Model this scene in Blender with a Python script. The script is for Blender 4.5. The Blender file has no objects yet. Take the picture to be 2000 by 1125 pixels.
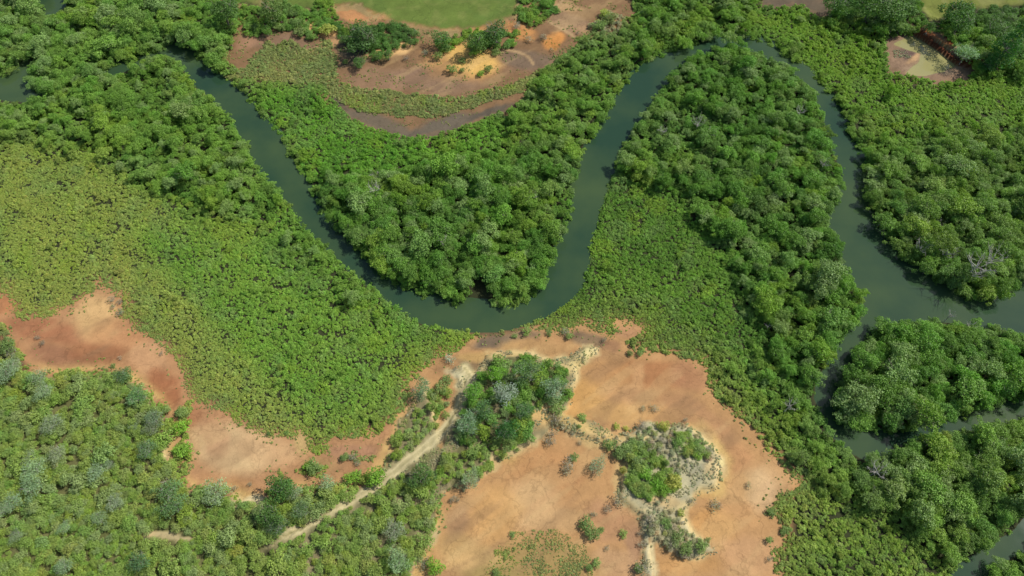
import bpy, math, random
import numpy as np

# ------------------------------------------------------------------ camera, sky, sun, exposure
S = bpy.context.scene
R = math.radians
CAM_H, PITCH, FPX = 150.0, 58.0, 1428.0          # drone height (m), degrees below the horizon, focal length for a 2000 px wide frame
cam_data = bpy.data.cameras.new("camera")
cam_data.sensor_width = 36.0
cam_data.lens = 36.0 * FPX / 2000.0
cam_data.clip_start, cam_data.clip_end = 1.0, 9000.0
cam = bpy.data.objects.new("camera", cam_data)
S.collection.objects.link(cam)
cam.location = (0, 0, CAM_H)
cam.rotation_euler = (R(90 - PITCH), 0, 0)
S.camera = cam

SUN_EL = R(49.0)
SUN_AZ = math.atan2(0.94, 0.34)                  # from +Y towards +X
W = bpy.data.worlds.new("World"); S.world = W; W.use_nodes = True
wn = W.node_tree.nodes; wl = W.node_tree.links
sky = wn.new("ShaderNodeTexSky"); sky.sky_type = 'NISHITA'; sky.sun_disc = False
sky.sun_elevation = SUN_EL; sky.sun_rotation = SUN_AZ
wn["Background"].inputs[1].default_value = 0.12
wl.new(sky.outputs[0], wn["Background"].inputs[0])
sd = bpy.data.lights.new("sun", 'SUN'); sd.energy = 4.8; sd.angle = R(0.53); sd.color = (1.0, 0.965, 0.91)
sun = bpy.data.objects.new("sun", sd); S.collection.objects.link(sun)
sun.rotation_euler = (math.pi / 2 - SUN_EL, 0, math.pi - SUN_AZ)
S.view_settings.view_transform = 'Standard'; S.view_settings.look = 'None'
S.view_settings.exposure = 0.0; S.view_settings.gamma = 1.0
S.cycles.max_bounces = 5; S.cycles.diffuse_bounces = 2; S.cycles.glossy_bounces = 2
S.cycles.transmission_bounces = 2; S.cycles.transparent_max_bounces = 4
S.cycles.caustics_reflective = False; S.cycles.caustics_refractive = False

rng = np.random.default_rng(7)
random.seed(7)

# ------------------------------------------------------------------ surveying helpers: photo pixel <-> place on the ground
CP, SP = math.cos(R(PITCH)), math.sin(R(PITCH))

def to_px(x, y, z):
    dz = z - CAM_H
    depth = np.maximum(y * CP - dz * SP, 5.0)
    up = y * SP + dz * CP
    return 1000 + FPX * x / depth, 562.5 - FPX * up / depth

def to_world(u, v, z=0.0):
    xc = (np.asarray(u, float) - 1000) / FPX
    yc = -(np.asarray(v, float) - 562.5) / FPX
    dy = CP + yc * SP
    dz = -SP + yc * CP
    t = (z - CAM_H) / dz
    return xc * t, dy * t

def _h(ix, iy, s):
    n = (ix.astype(np.int64) * 374761393 + iy.astype(np.int64) * 668265263 + s * 1442695041) & 0x7fffffff
    n = ((n ^ (n >> 13)) * 1274126177) & 0x7fffffff
    return ((n ^ (n >> 16)) & 0xffff) / 65535.0

def vnoise(x, y, s=0):
    x = np.asarray(x, float); y = np.asarray(y, float)
    ix, iy = np.floor(x), np.floor(y)
    fx, fy = x - ix, y - iy
    fx = fx * fx * (3 - 2 * fx); fy = fy * fy * (3 - 2 * fy)
    ix = ix.astype(np.int64); iy = iy.astype(np.int64)
    a = _h(ix, iy, s) * (1 - fx) + _h(ix + 1, iy, s) * fx
    b = _h(ix, iy + 1, s) * (1 - fx) + _h(ix + 1, iy + 1, s) * fx
    return a * (1 - fy) + b * fy

def fbm(x, y, s=0, o=4):
    t = 0; a = 0.5; n = 0
    for k in range(o):
        t = t + a * vnoise(x * 2 ** k, y * 2 ** k, s + 17 * k); n += a; a *= 0.5
    return t / n                                  # 0..1, mean .5

def sstep(a, b, x):
    t = np.clip((x - a) / (b - a), 0, 1)
    return t * t * (3 - 2 * t)

def sdf(poly, u, v, margin=90.0):
    """signed distance in photo pixels, positive inside; clamped at -margin outside the polygon's box"""
    P = np.array(poly, float)
    out = np.full(u.shape, -margin)
    sel = (u > P[:, 0].min() - margin) & (u < P[:, 0].max() + margin) & (v > P[:, 1].min() - margin) & (v < P[:, 1].max() + margin)
    uu, vv = u[sel], v[sel]
    if uu.size == 0:
        return out
    d2 = np.full(uu.shape, 1e12); ins = np.zeros(uu.shape, bool)
    for i in range(len(P)):
        ax, ay = P[i]; bx, by = P[(i + 1) % len(P)]
        ex, ey = bx - ax, by - ay
        t = np.clip(((uu - ax) * ex + (vv - ay) * ey) / (ex * ex + ey * ey + 1e-9), 0, 1)
        d2 = np.minimum(d2, (uu - ax - t * ex) ** 2 + (vv - ay - t * ey) ** 2)
        if ay != by:
            c = (ay > vv) != (by > vv)
            ins ^= c & (uu < ex * (vv - ay) / ey + ax)
    d = np.sqrt(d2)
    out[sel] = np.where(ins, d, -d)
    return out

def linedist(pts, u, v):
    P = np.array(pts, float)
    d2 = np.full(u.shape, 1e12)
    for i in range(len(P) - 1):
        ax, ay = P[i]; bx, by = P[i + 1]
        ex, ey = bx - ax, by - ay
        t = np.clip(((u - ax) * ex + (v - ay) * ey) / (ex * ex + ey * ey + 1e-9), 0, 1)
        d2 = np.minimum(d2, (u - ax - t * ex) ** 2 + (v - ay - t * ey) ** 2)
    return np.sqrt(d2)

def lin(c):
    c = np.array(c, float) / 255.0
    return np.where(c <= 0.04045, c / 12.92, ((c + 0.055) / 1.055) ** 2.4)

# ------------------------------------------------------------------ outlines of the place
RIV_UP = [(330,84),(350,93),(385,116),(412,140),(440,163),(485,193),(500,213),(520,238),(547,268),(562,303),(587,338),(600,363),(614,393),
          (640,425),(670,458),(705,490),(725,518),(760,547),(800,568),(845,583),(880,590),(920,592),(960,596),(1000,598),(1030,586),(1060,560),
          (1078,520),(1093,480),(1108,440),(1120,400),(1124,350),(1138,310),(1158,270),(1183,235),(1203,200),(1223,165),(1253,130),(1290,108),(1335,92)]
RIV_LO = [(318,100),(345,108),(368,132),(385,160),(420,186),(432,206),(460,226),(466,250),(490,276),(492,305),(512,332),(552,377),(572,402),
          (592,432),(622,462),(647,487),(672,512),(702,532),(732,557),(757,582),(792,607),(832,626),(880,636),(915,642),(925,650),(960,649),
          (1000,641),(1040,631),(1052,618),(1082,600),(1110,580),(1132,558),(1142,520),(1147,480),(1157,440),(1167,400),(1187,350),(1206,310),
          (1217,280),(1242,240),(1267,205),(1283,175),(1312,145),(1332,118),(1338,100)]
W_MAIN = RIV_UP + RIV_LO[::-1]
W_TOP = [(1330,94),(1348,86),(1400,74),(1450,70),(1500,82),(1548,108),(1585,142),(1612,176),(1598,184),(1565,150),(1530,122),(1490,98),(1450,84),(1400,88),(1338,108)]
ARM_R = [(1600,166),(1627,195),(1643,225),(1658,265),(1682,300),(1692,335),(1694,370),(1704,400),(1718,432),(1747,470),(1764,500),(1802,530),(1860,562),
         (1902,582),(1945,586),(1985,566),(2010,548),(2230,500)]
ARM_L = [(1598,180),(1610,210),(1625,250),(1635,290),(1650,330),(1645,370),(1633,400),(1623,440),(1640,470),(1650,510),(1670,540),(1690,572),(1690,608),
         (1668,640),(1640,668),(1622,692),(1628,710),(1605,742),(1600,775),(1610,800),(1620,830),(1650,866),(1692,890)]
W_ARM = ARM_R + [(2230,640),(2010,648),(1960,634),(1920,632),(1870,622),(1800,618),(1735,626),(1690,656),(1668,690),(1640,738),(1624,780),(1640,826),(1700,846),(1760,848),
                 (1840,826),(1920,806),(2010,782),(2230,740),(2230,762),(2010,806),(1930,828),(1840,836),(1780,852),(1735,884)] + ARM_L[::-1]
W_SE = [(1858,1135),(1880,1108),(1930,1078),(1985,1044),(2010,1015),(2230,900),(2230,960),(2010,1062),(1955,1090),(1912,1130),(1880,1290),(1800,1290)]
W_WEST = [(-200,140),(0,152),(22,150),(28,132),(44,110),(52,112),(42,140),(48,165),(75,188),(40,190),(0,186),(-200,190)]
W_NW = [(82,-150),(84,0),(92,18),(100,20),(118,8),(122,-150)]
W_LINK = [(205,140),(218,128),(250,118),(300,100),(330,84),(322,102),(300,108),(262,122),(225,138)]
WATERS = [W_MAIN, W_TOP, W_ARM, W_SE, W_WEST, W_NW, W_LINK]

B1 = [(-200,560),(0,572),(18,570),(28,600),(30,620),(65,626),(100,613),(140,596),(178,572),(184,554),(212,560),(248,580),(240,612),(252,632),(290,655),(320,676),(345,705),
      (355,730),(366,760),(380,780),(402,788),(430,800),(470,826),(500,846),(560,850),(590,850),(602,880),(616,890),(640,884),(650,850),(680,856),(720,850),(745,840),
      (768,822),(782,800),(800,770),(815,780),(790,830),(772,855),(760,880),(745,920),(715,945),(640,945),(585,955),(545,925),(530,950),(505,990),(470,990),(455,965),(430,950),(400,948),(375,956),
      (365,932),(370,890),(318,905),(322,860),(345,830),(320,790),(290,760),(268,748),(250,738),(225,728),(190,724),(160,730),(130,722),(100,732),(60,735),(50,700),(25,672),(20,640),(0,632),(-200,630)]
B2 = [(925,652),(960,650),(1000,642),(1040,632),(1055,642),(1100,646),(1150,634),(1165,642),(1190,656),(1206,648),(1190,628),(1205,622),(1225,628),(1265,646),(1240,655),(1225,668),(1240,682),(1310,690),
      (1360,698),(1380,712),(1382,745),(1400,775),(1440,810),(1478,845),(1500,876),(1530,910),(1567,950),(1550,960),(1520,966),(1503,1000),(1535,1020),(1530,1060),
      (1508,1080),(1522,1130),(1530,1290),(780,1290),(800,1125),(812,1090),(830,1050),(850,1020),(865,985),(862,958),(800,945),(740,925),(745,900),(775,850),(800,790),(800,742),(850,702),(900,686),(922,662)]
B3 = [(438,112),(448,60),(480,38),(560,40),(620,30),(660,-150),(1245,-150),(1238,28),(1205,48),(1172,60),(1132,75),(1112,100),(1070,125),(1040,145),(1018,194),
      (977,216),(937,233),(882,254),(800,268),(765,261),(732,250),(686,230),(658,206),(638,185),(625,152),(560,142),(480,140)]
B4 = [(1732,74),(1790,70),(1842,78),(1862,104),(1886,130),(1902,130),(1892,152),(1830,158),(1780,146),(1738,136)]
B5 = [(1490,-150),(1660,-150),(1640,20),(1600,30),(1570,10),(1490,10)]
GRASS = [(440,-150),(440,0),(520,14),(620,18),(690,4),(722,20),(762,40),(820,55),(880,60),(940,55),(988,40),(1008,20),(1018,-150)]
GRASS2 = [(1790,-150),(1800,40),(1812,62),(1850,30),(1900,18),(2000,10),(2230,-20),(2230,-150)]
POND = [(1750,88),(1776,72),(1802,82),(1836,92),(1856,112),(1866,126),(1842,140),(1808,147),(1772,145),(1792,126),(1802,106),(1780,99)]
RIDGE_V1 = [(862,880),(885,800),(905,760),(880,725),(900,712),(925,735),(960,692),(1030,690),(1075,712),(1110,700),(1150,676),(1168,684),(1125,720),(1118,780),(1100,808),(1150,820),(1195,850),(1180,866),(1130,850),(1080,835),(1050,860),
            (1000,890),(950,905),(930,945),(865,965),(850,1020),(825,1060),(800,1130),(790,1290),(470,1290),(530,1070),(620,1005),(720,945),(760,905),(790,820),(830,750)]
RIDGE_V2 = [(1195,860),(1240,836),(1262,820),(1300,832),(1340,828),(1392,872),(1408,902),(1402,955),(1360,966),(1330,1000),(1345,1035),(1398,1080),(1350,1092),(1300,1070),
            (1270,1055),(1275,1100),(1270,1140),(1255,1120),(1260,1060),(1248,1000),(1205,975),(1210,940),(1222,905),(1200,885)]
RIDGE_SW = [(-200,690),(60,738),(230,734),(300,780),(330,840),(322,900),(370,962),(455,970),(505,992),(560,962),(620,962),(720,948),(610,1010),(520,1080),(480,1290),(-200,1290)]
TRACK = [(528,1064),(590,1034),(650,1000),(700,972),(740,946),(790,908),(840,868),(872,838),(892,800),(908,766),(922,744),(908,722)]

# ------------------------------------------------------------------ ground sheet: relief and soil colours
def axis(lo, hi, step, far):
    core = np.arange(lo, hi + 1e-6, step)
    g = []; d = step
    while (g[-1] if g else 0) < far:
        d *= 1.45; g.append((g[-1] if g else 0) + d)
    g = np.array(g)
    return np.concatenate([(lo - g)[::-1], core, hi + g])

GX = axis(-196.0, 196.0, 0.55, 3500); GY = axis(16.0, 226.0, 0.55, 3500)
XX, YY = np.meshgrid(GX, GY)
X, Y = XX.ravel(), YY.ravel()
U, V = to_px(X, Y, 0.0)
U = np.clip(U, -500, 2500); V = np.clip(V, -300, 1420)
n1 = fbm(X / 9, Y / 9, 1); n2 = fbm(X / 3, Y / 3, 2); n3 = fbm(X / 28, Y / 28, 3); n4 = fbm(X / 1.3, Y / 1.3, 4, 3)
UW = U + (n2 - .5) * 18 + (n4 - .5) * 8           # ragged edges
VW = V + (fbm(X / 3, Y / 3, 9) - .5) * 16 + (fbm(X / 1.3, Y / 1.3, 8, 3) - .5) * 8

sd_water = np.full(X.shape, -90.0)
for w in WATERS:
    sd_water = np.maximum(sd_water, sdf(w, U + (n2 - .5) * 6, V + (n4 - .5) * 5))
sd_b = {k: sdf(p, UW, VW) for k, p in dict(b1=B1, b2=B2, b3=B3, b4=B4, b5=B5, g=GRASS, g2=GRASS2, v1=RIDGE_V1, v2=RIDGE_V2, sw=RIDGE_SW).items()}
bare = np.maximum.reduce([sd_b[k] for k in ('b1', 'b2', 'b3', 'b4', 'b5')])
ridge = np.maximum.reduce([sd_b['v1'], sd_b['v2'], sd_b['sw']])
sd_pond = sdf(POND, U + (n2 - .5) * 6, V + (n2 - .5) * 4)

Z = 0.22 + 0.10 * (n3 - .5) + 0.05 * (n1 - .5)
Z = np.where(bare > 0, Z + 0.06 * sstep(0, 40, bare), Z)
Z = Z + (.45 + 1.1 * np.clip(n1 - .3, 0, 1)) * sstep(-1.5, 4.5, ridge + 9 * (n4 - .5)) + (0.6 * (n2 - .5) + .35 * (n4 - .5)) * sstep(0, 10, ridge)
gr = np.maximum(sd_b['g'], sd_b['g2'])
Z = Z + 0.5 * sstep(-30, 10, gr)
mounds = [(910,118,62,30,.8),(770,106,45,14,.7),(615,55,22,14,.6),(1080,72,40,20,.7),(1190,45,40,15,.5),(1140,695,30,14,.6)]
for (mu, mv, ru, rv, mh) in mounds:
    Z += mh * np.exp(-(((UW - mu) / ru) ** 2 + ((VW - mv) / rv) ** 2) * 1.3)
bank = linedist([(1782,66),(1810,84),(1840,104),(1866,126),(1900,132)], U, V)
side = (V - 66) - (U - 1782) * 0.56                # below the dyke line: pond side
Z += np.where((side < 0), 2.0 * sstep(60, 20, bank), 2.0 * sstep(2.5, 0.0, bank)) * (bank < 60)
Z = Z * 1.0
wet = sstep(-16, 4, sd_water)
Z = np.where(sd_water > -16, Z * (1 - wet) + (-0.9) * wet, Z)
shore = bare > -14                                 # open mud shores keep their visible waterline
Z = np.where(shore & (sd_water < 0) & (sd_water > -16), np.maximum(Z, 0.04 + 0.010 * np.minimum(-sd_water, 16)), Z)
Z = np.where(sd_pond > -5, Z - 0.5 * sstep(-5, 5, sd_pond), Z)

C = np.zeros((X.size, 3))
SOIL_FIX = np.array([.70, .785, .715])
def paint(col, w):
    global C
    w = np.clip(w, 0, 1)[:, None]
    C = C * (1 - w) + lin(col) * SOIL_FIX * w
def blob(u, v, ru, rv, col, a=1.0, rot=0.0, soft=0.38):
    c, s = math.cos(R(rot)), math.sin(R(rot))
    du, dv = U + (n1 - .5) * 46 + (n2 - .5) * 16 - u, V + (n3 - .5) * 40 + (n2 - .5) * 12 - v
    p, q = (du * c + dv * s) / ru, (-du * s + dv * c) / rv
    d = np.sqrt(p * p + q * q)
    paint(col, a * (1 - sstep(1 - soft, 1 + soft, d)))

C[:] = lin((52, 54, 34))
paint((66, 66, 42), sstep(.45, .65, n1))
SANDS = dict(b1=(190,136,98), b2=(197,144,100), b3=(152,112,82), b4=(160,122,98), b5=(128,102,82))
for k, col in SANDS.items():
    paint(col, sstep(-26, 3, sd_b[k] + 14 * (n2 - .5)))
# soil patches of other colours on the flats: wet grey mud, iron-red clay, golden sand, pale clay
for b in [
    (90,650,80,22,(178,116,84),.8,10), (190,620,46,40,(218,168,118),.9,-40), (230,655,60,36,(196,136,96),.6,0), (120,700,60,20,(160,108,82),.7,8), (190,690,60,22,(166,108,76),.7,0),
    (295,700,40,34,(210,154,114),.7,40), (330,760,26,40,(170,104,72),.7,-20), (380,815,26,22,(176,116,84),.6,0), (450,880,80,46,(222,178,134),.85,10), (420,862,28,40,(182,126,94),.55,0),
    (520,880,60,30,(214,164,122),.7,10), (590,860,18,26,(204,164,112),.8,0), (690,880,50,14,(182,130,100),.8,0), (660,925,40,14,(180,130,94),.6,0), (620,905,34,16,(170,134,92),.5,0),
    (0,600,40,20,(186,120,82),.7,0), (470,955,30,18,(196,140,96),.6,0),
    (965,662,46,12,(126,102,86),.9,-6), (1010,650,60,10,(150,118,94),.8,-6), (910,704,42,18,(146,112,84),.9,-10), (870,700,26,30,(186,134,94),.6,0), (1040,672,70,16,(190,142,98),.7,0),
    (1148,655,40,16,(132,102,82),.9,12), (1196,668,20,12,(170,120,90),.7,0), (1230,640,26,12,(190,136,100),.8,0), (1270,720,90,26,(182,122,84),.85,6), (1350,730,36,30,(184,128,94),.7,10),
    (1180,720,50,26,(196,142,96),.6,0), (1130,770,46,44,(214,156,98),.8,0), (1230,745,12,46,(206,152,108),.7,20), (1190,795,60,20,(212,158,104),.75,8), (1240,762,30,14,(176,128,92),.6,0), (1330,790,60,26,(182,130,94),.7,30), (1280,800,46,16,(204,150,102),.6,0), (1400,840,50,26,(184,132,96),.7,38),
    (1060,920,70,60,(196,138,94),.6,0), (1030,980,60,50,(214,164,120),.75,-20), (1110,920,40,30,(188,132,92),.6,0), (960,1000,46,60,(214,158,104),.7,30), (886,1010,22,40,(178,132,98),.75,14), (880,1060,40,22,(190,148,100),.6,-10),
    (920,1090,60,30,(216,168,116),.7,0), (1190,1010,46,40,(192,138,104),.65,0), (1236,1060,14,50,(172,126,100),.7,6), (1200,1090,40,30,(202,152,114),.7,0), (1090,1010,70,20,(206,158,114),.6,-6),
    (1440,980,50,40,(206,150,104),.7,0), (1490,960,34,40,(216,170,130),.75,0), (1440,900,40,26,(196,138,98),.6,30), (1420,1000,60,16,(196,134,90),.55,-6), (1460,1080,60,40,(206,152,112),.7,0), (1390,1020,50,26,(214,154,98),.6,20),
    (1380,950,30,18,(204,142,88),.6,0), (1330,1090,70,20,(208,150,98),.6,0), (1520,930,30,20,(208,156,112),.6,30), (1050,1095,110,48,(168,136,88),.7,0), (960,1120,50,20,(164,134,86),.6,0),
    (540,90,70,18,(150,114,92),.7,0), (480,95,30,14,(176,128,100),.8,-20), (590,60,60,10,(124,100,82),.8,0), (680,100,40,18,(118,98,80),.8,30), (720,125,60,10,(116,100,80),.6,-14), (860,160,90,26,(158,120,96),.8,0), (740,165,60,24,(166,124,98),.8,0), (900,140,160,14,(150,112,90),.5,-8),
    (765,108,46,12,(224,170,118),.95,-14), (640,80,30,10,(196,144,104),.9,-20), (618,54,24,13,(222,164,112),.95,0), (470,48,14,16,(206,142,90),.9,20), (905,124,76,34,(206,148,96),.9,-4), (915,122,58,26,(226,172,104),.95,-4), (850,125,30,14,(198,144,100),.7,-10),
    (690,24,34,14,(204,140,96),.95,24), (745,36,24,12,(200,140,98),.9,24), (820,62,60,7,(186,134,96),.8,4), (880,66,40,6,(184,128,92),.8,0), (932,68,18,8,(208,138,86),.9,-10), (1000,55,24,10,(206,140,90),.8,0),
    (1082,76,22,12,(214,142,84),.95,0), (1020,66,20,10,(208,142,90),.9,0), (1110,40,60,18,(170,130,102),.7,20), (1190,35,36,14,(200,138,90),.8,0), (1030,110,60,16,(140,110,90),.8,0), (1150,55,30,12,(186,140,104),.7,0), (1100,10,30,12,(200,154,112),.7,0), (1060,8,20,10,(206,150,104),.6,0),
    (750,248,80,16,(134,108,88),1.0,14), (870,246,90,17,(130,106,88),1.0,-14), (970,214,46,10,(120,98,82),.9,-22), (664,206,34,10,(118,96,80),.9,40),
    (1770,116,24,14,(128,96,84),.9,0), (1820,150,50,6,(176,140,114),.9,4), (1860,140,30,6,(170,132,110),.8,0), (1786,122,24,5,(196,148,112),.9,-30), (1858,98,14,10,(196,112,66),.95,30), (1846,84,16,6,(170,120,86),.8,30), (1895,128,12,5,(196,150,120),.9,0),
    ]:
    blob(*b[:5], a=b[5], rot=b[6])
flat_m = bare > 0
C[flat_m] = np.clip(C[flat_m].mean(0) + (C[flat_m] - C[flat_m].mean(0)) * 1.22, .03, .85)
streak = fbm((X * .8 + Y * .6) / 16, (Y * .8 - X * .6) / 3.2, 71, 4)
paint((150, 112, 84), sstep(.56, .72, streak) * sstep(6, 40, bare) * .38)
paint((222, 178, 128), sstep(.44, .30, streak) * sstep(6, 40, bare) * .24)
# grass field and the rough green verge
paint((112, 124, 58), sstep(-6, 6, sd_b['g']))
paint((120, 126, 66), sstep(.5, .7, n2) * sstep(-2, 8, sd_b['g']) * .6)
paint((98, 118, 58), sstep(.52, .66, n1) * sstep(-2, 8, sd_b['g']) * .3)
paint((136, 138, 72), sstep(.56, .72, n2) * sstep(-2, 8, sd_b['g']) * .35)
paint((128, 128, 62), sstep(-6, 6, sd_b['g2']))
paint((148, 140, 84), sstep(.5, .66, n2) * sstep(-2, 8, sd_b['g2']) * .7)
rim = np.abs(sd_b['g'] + 9) < 6
paint((178, 150, 104), rim * .7 * sstep(.35, .6, n1))
paint((150, 128, 84), sstep(40, 0, np.abs(U - 520)) * sstep(14, 2, np.abs(V - 8)) * sstep(.4, .6, n2))
# raised dry ground: grey-brown litter with cream eroded edges
paint((150, 132, 100), sstep(-2, 6, ridge))
paint((120, 112, 76), sstep(-2, 6, ridge) * sstep(.5, .62, n2))
paint((104, 102, 58), sstep(2, 16, sd_b['sw']) * .75)
paint((206, 186, 152), sstep(-1, 6, sd_b['v2']) * .9)
paint((168, 154, 130), sstep(0, 8, sd_b['v2']) * sstep(.45, .6, n4) * .8)
paint((226, 180, 116), np.exp(-((ridge + 8.0) / 12.0) ** 2) * sstep(.30, .56, n3 + .4 * (n2 - .5)) * (bare > 2) * .85)
edge = np.exp(-((ridge - 1.0) / 7.5) ** 2) * sstep(.40, .58, n1 + .35 * (n4 - .5)) * (bare > -4)
paint((222, 188, 138), edge * .95)
for b in [(905,735,12,18,(238,212,166),.95,20), (890,718,16,8,(240,214,172),.95,20), (1150,688,18,10,(236,206,152),.95,-30), (1130,706,20,8,(232,196,138),.9,-40), (1100,712,22,10,(226,188,136),.8,0), (1060,800,16,26,(222,174,118),.95,10),
          (1120,820,40,12,(218,176,118),.9,20), (1170,850,40,16,(220,178,124),.9,10), (1230,850,40,10,(222,182,126),.8,0), (1215,925,14,40,(218,174,122),.8,0), (1395,920,20,24,(224,188,142),.9,0), (1405,905,8,8,(236,206,150),.9,0),
          (1270,1080,8,40,(226,196,152),.95,0), (1290,970,40,16,(214,174,126),.8,20), (1330,1000,12,26,(230,196,146),.8,10), (500,980,22,12,(230,200,158),.95,0), (465,990,10,8,(226,196,150),.8,0), (985,880,20,10,(230,188,134),.9,-30), (955,905,24,8,(224,182,132),.8,-30),
          (1010,845,50,10,(204,160,112),.7,-30), (825,1060,14,40,(216,186,142),.8,20), (930,690,30,9,(214,164,106),.8,0), (1000,688,40,7,(228,188,132),.9,0), (895,860,16,30,(176,150,112),.8,30), (330,850,10,34,(160,130,104),.8,10), (240,750,16,6,(222,178,126),.8,0), (330,1052,56,6,(206,176,136),.9,0), (275,1050,30,6,(214,178,136),.9,0)]:
    blob(*b[:5], a=b[5], rot=b[6], soft=.35)
# footworn trails and the two-rut dirt track
track_d = linedist(TRACK, U + (n2 - .5) * 8, V + (n2 - .5) * 6)
tf = sstep(500, 580, U)
paint((204, 180, 138), sstep(17, 6, track_d + 12 * (n4 - .5)) * tf * (.6 + .6 * n2))
paint((232, 204, 162), sstep(2.8, 1.2, np.abs(track_d - 5.5)) * .6 * tf)
paint((150, 136, 92), sstep(3.0, 1.2, track_d) * .7 * sstep(.4, .6, n1) * tf)
for tr in ([(1058,34),(1085,52),(1110,66),(1132,80)], [(985,98),(1010,102),(1032,112),(1042,126)], [(1060,40),(1080,20),(1100,0)]):
    paint((196, 154, 116), sstep(4, 1.5, linedist(tr, U + (n2 - .5) * 5, V)) * .85)
# river margin mud and bed
paint((96, 78, 60), sstep(-13, -3, sd_water) * .85)
paint((88, 84, 58), sstep(-2, 6, sd_water))
paint((150, 140, 100), sstep(-5, 2, sd_pond))
paint((112, 62, 42), sstep(5, 2, bank) * (side > -3))  # reddish bank earth, with the face's shade darkened into its colour
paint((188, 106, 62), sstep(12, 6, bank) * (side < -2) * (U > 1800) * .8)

nx, ny = len(GX), len(GY)
I = np.arange(nx * ny).reshape(ny, nx)
quads = np.stack([I[:-1, :-1], I[:-1, 1:], I[1:, 1:], I[1:, :-1]], -1).reshape(-1, 4)
def qmean(a): return a[quads].mean(1)
zone = np.zeros(len(quads), int)                   # 0 ground, 1 mud flats, 2 field, 3 track
zone[qmean(bare) > 0] = 1
zone[qmean(ridge) > 0] = 0
zone[qmean(gr) > 0] = 2
zone[(qmean(track_d) < 9) & (qmean(U) > 515)] = 3

def ground_material():
    m = bpy.data.materials.new("soil"); m.use_nodes = True
    N, L = m.node_tree.nodes, m.node_tree.links
    b = N["Principled BSDF"]; b.inputs["Roughness"].default_value = 0.95; b.inputs["Specular IOR Level"].default_value = 0.15
    at = N.new("ShaderNodeAttribute"); at.attribute_name = "soil"
    geo = N.new("ShaderNodeNewGeometry")
    def noise(sc, det, rough=.6):
        n = N.new("ShaderNodeTexNoise"); n.inputs["Scale"].default_value = sc; n.inputs["Detail"].default_value = det; n.inputs["Roughness"].default_value = rough
        L.new(geo.outputs["Position"], n.inputs["Vector"]); return n
    def ramp(src, lo, hi, a, c):
        r = N.new("ShaderNodeMapRange"); r.inputs[1].default_value = lo; r.inputs[2].default_value = hi; r.inputs[3].default_value = a; r.inputs[4].default_value = c
        L.new(src, r.inputs[0]); return r.outputs[0]
    f1 = noise(.22, 6); f2 = noise(1.6, 5, .7); f3 = noise(5.0, 3, .7)
    def mul(col, f):
        v = N.new("ShaderNodeVectorMath"); v.operation = 'SCALE'; L.new(col, v.inputs[0]); L.new(f, v.inputs[3]); return v.outputs[0]
    c = mul(at.outputs["Color"], ramp(f1.outputs[0], .3, .7, .84, 1.14))
    c = mul(c, ramp(f2.outputs[0], .3, .7, .92, 1.07))
    c = mul(c, ramp(f3.outputs[0], .3, .72, .94, 1.05))
    for sc, wd_, dk_ in ((.07, .010, .80), (.19, .014, .86)):      # drainage threads and cracks
        t = noise(sc, 5, .55)
        d = N.new("ShaderNodeMath"); d.operation = 'SUBTRACT'; d.inputs[1].default_value = .5; L.new(t.outputs[0], d.inputs[0])
        a = N.new("ShaderNodeMath"); a.operation = 'ABSOLUTE'; L.new(d.outputs[0], a.inputs[0])
        c = mul(c, ramp(a.outputs[0], 0, wd_, dk_, 1.0))
    f4 = noise(2.6, 2, .5)
    c = mul(c, ramp(f4.outputs[0], .66, .74, 1.0, .84))
    L.new(c, b.inputs["Base Color"])
    add = N.new("ShaderNodeMath"); add.operation = 'ADD'
    L.new(f2.outputs[0], add.inputs[0]); L.new(f3.outputs[0], add.inputs[1])
    bp = N.new("ShaderNodeBump"); bp.inputs["Strength"].default_value = .25; bp.inputs["Distance"].default_value = .12
    L.new(add.outputs[0], bp.inputs["Height"]); L.new(bp.outputs[0], b.inputs["Normal"])
    return m
SOIL = ground_material()

def mesh_from(name, verts, faces, mat, smooth=True):
    me = bpy.data.meshes.new(name)
    verts = np.asarray(verts, np.float32); faces = np.asarray(faces, np.int32)
    k = faces.shape[1]
    me.vertices.add(len(verts)); me.vertices.foreach_set("co", verts.ravel())
    me.loops.add(faces.size); me.loops.foreach_set("vertex_index", faces.ravel())
    me.polygons.add(len(faces)); me.polygons.foreach_set("loop_start", np.arange(0, faces.size, k, dtype=np.int32))
    me.polygons.foreach_set("use_smooth", np.full(len(faces), smooth, bool))
    me.update(calc_edges=True)
    if mat: me.materials.append(mat)
    return me

def link(name, me, parent=None, **props):
    o = bpy.data.objects.new(name, me); S.collection.objects.link(o)
    if parent: o.parent = parent
    for k, v in props.items(): o[k] = v
    return o

XYZ = np.stack([X, Y, Z], 1)
for zi, (nm, lab) in enumerate([("ground", "dark soil and leaf litter under the mangroves and scrub"), ("mud_flat", "bare orange and brown mud flats between the vegetation"),
                                ("field", "smooth green grass field bordered by bare earth"), ("path", "pale two-rut dirt track crossing the dry scrub")]):
    f = quads[zone == zi]
    ids, inv = np.unique(f, return_inverse=True)
    me = mesh_from(nm, XYZ[ids], inv.reshape(-1, 4), SOIL)
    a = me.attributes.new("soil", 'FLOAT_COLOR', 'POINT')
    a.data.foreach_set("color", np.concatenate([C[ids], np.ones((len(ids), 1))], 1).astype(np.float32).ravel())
    link(nm, me, kind='structure', label=lab)

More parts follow.
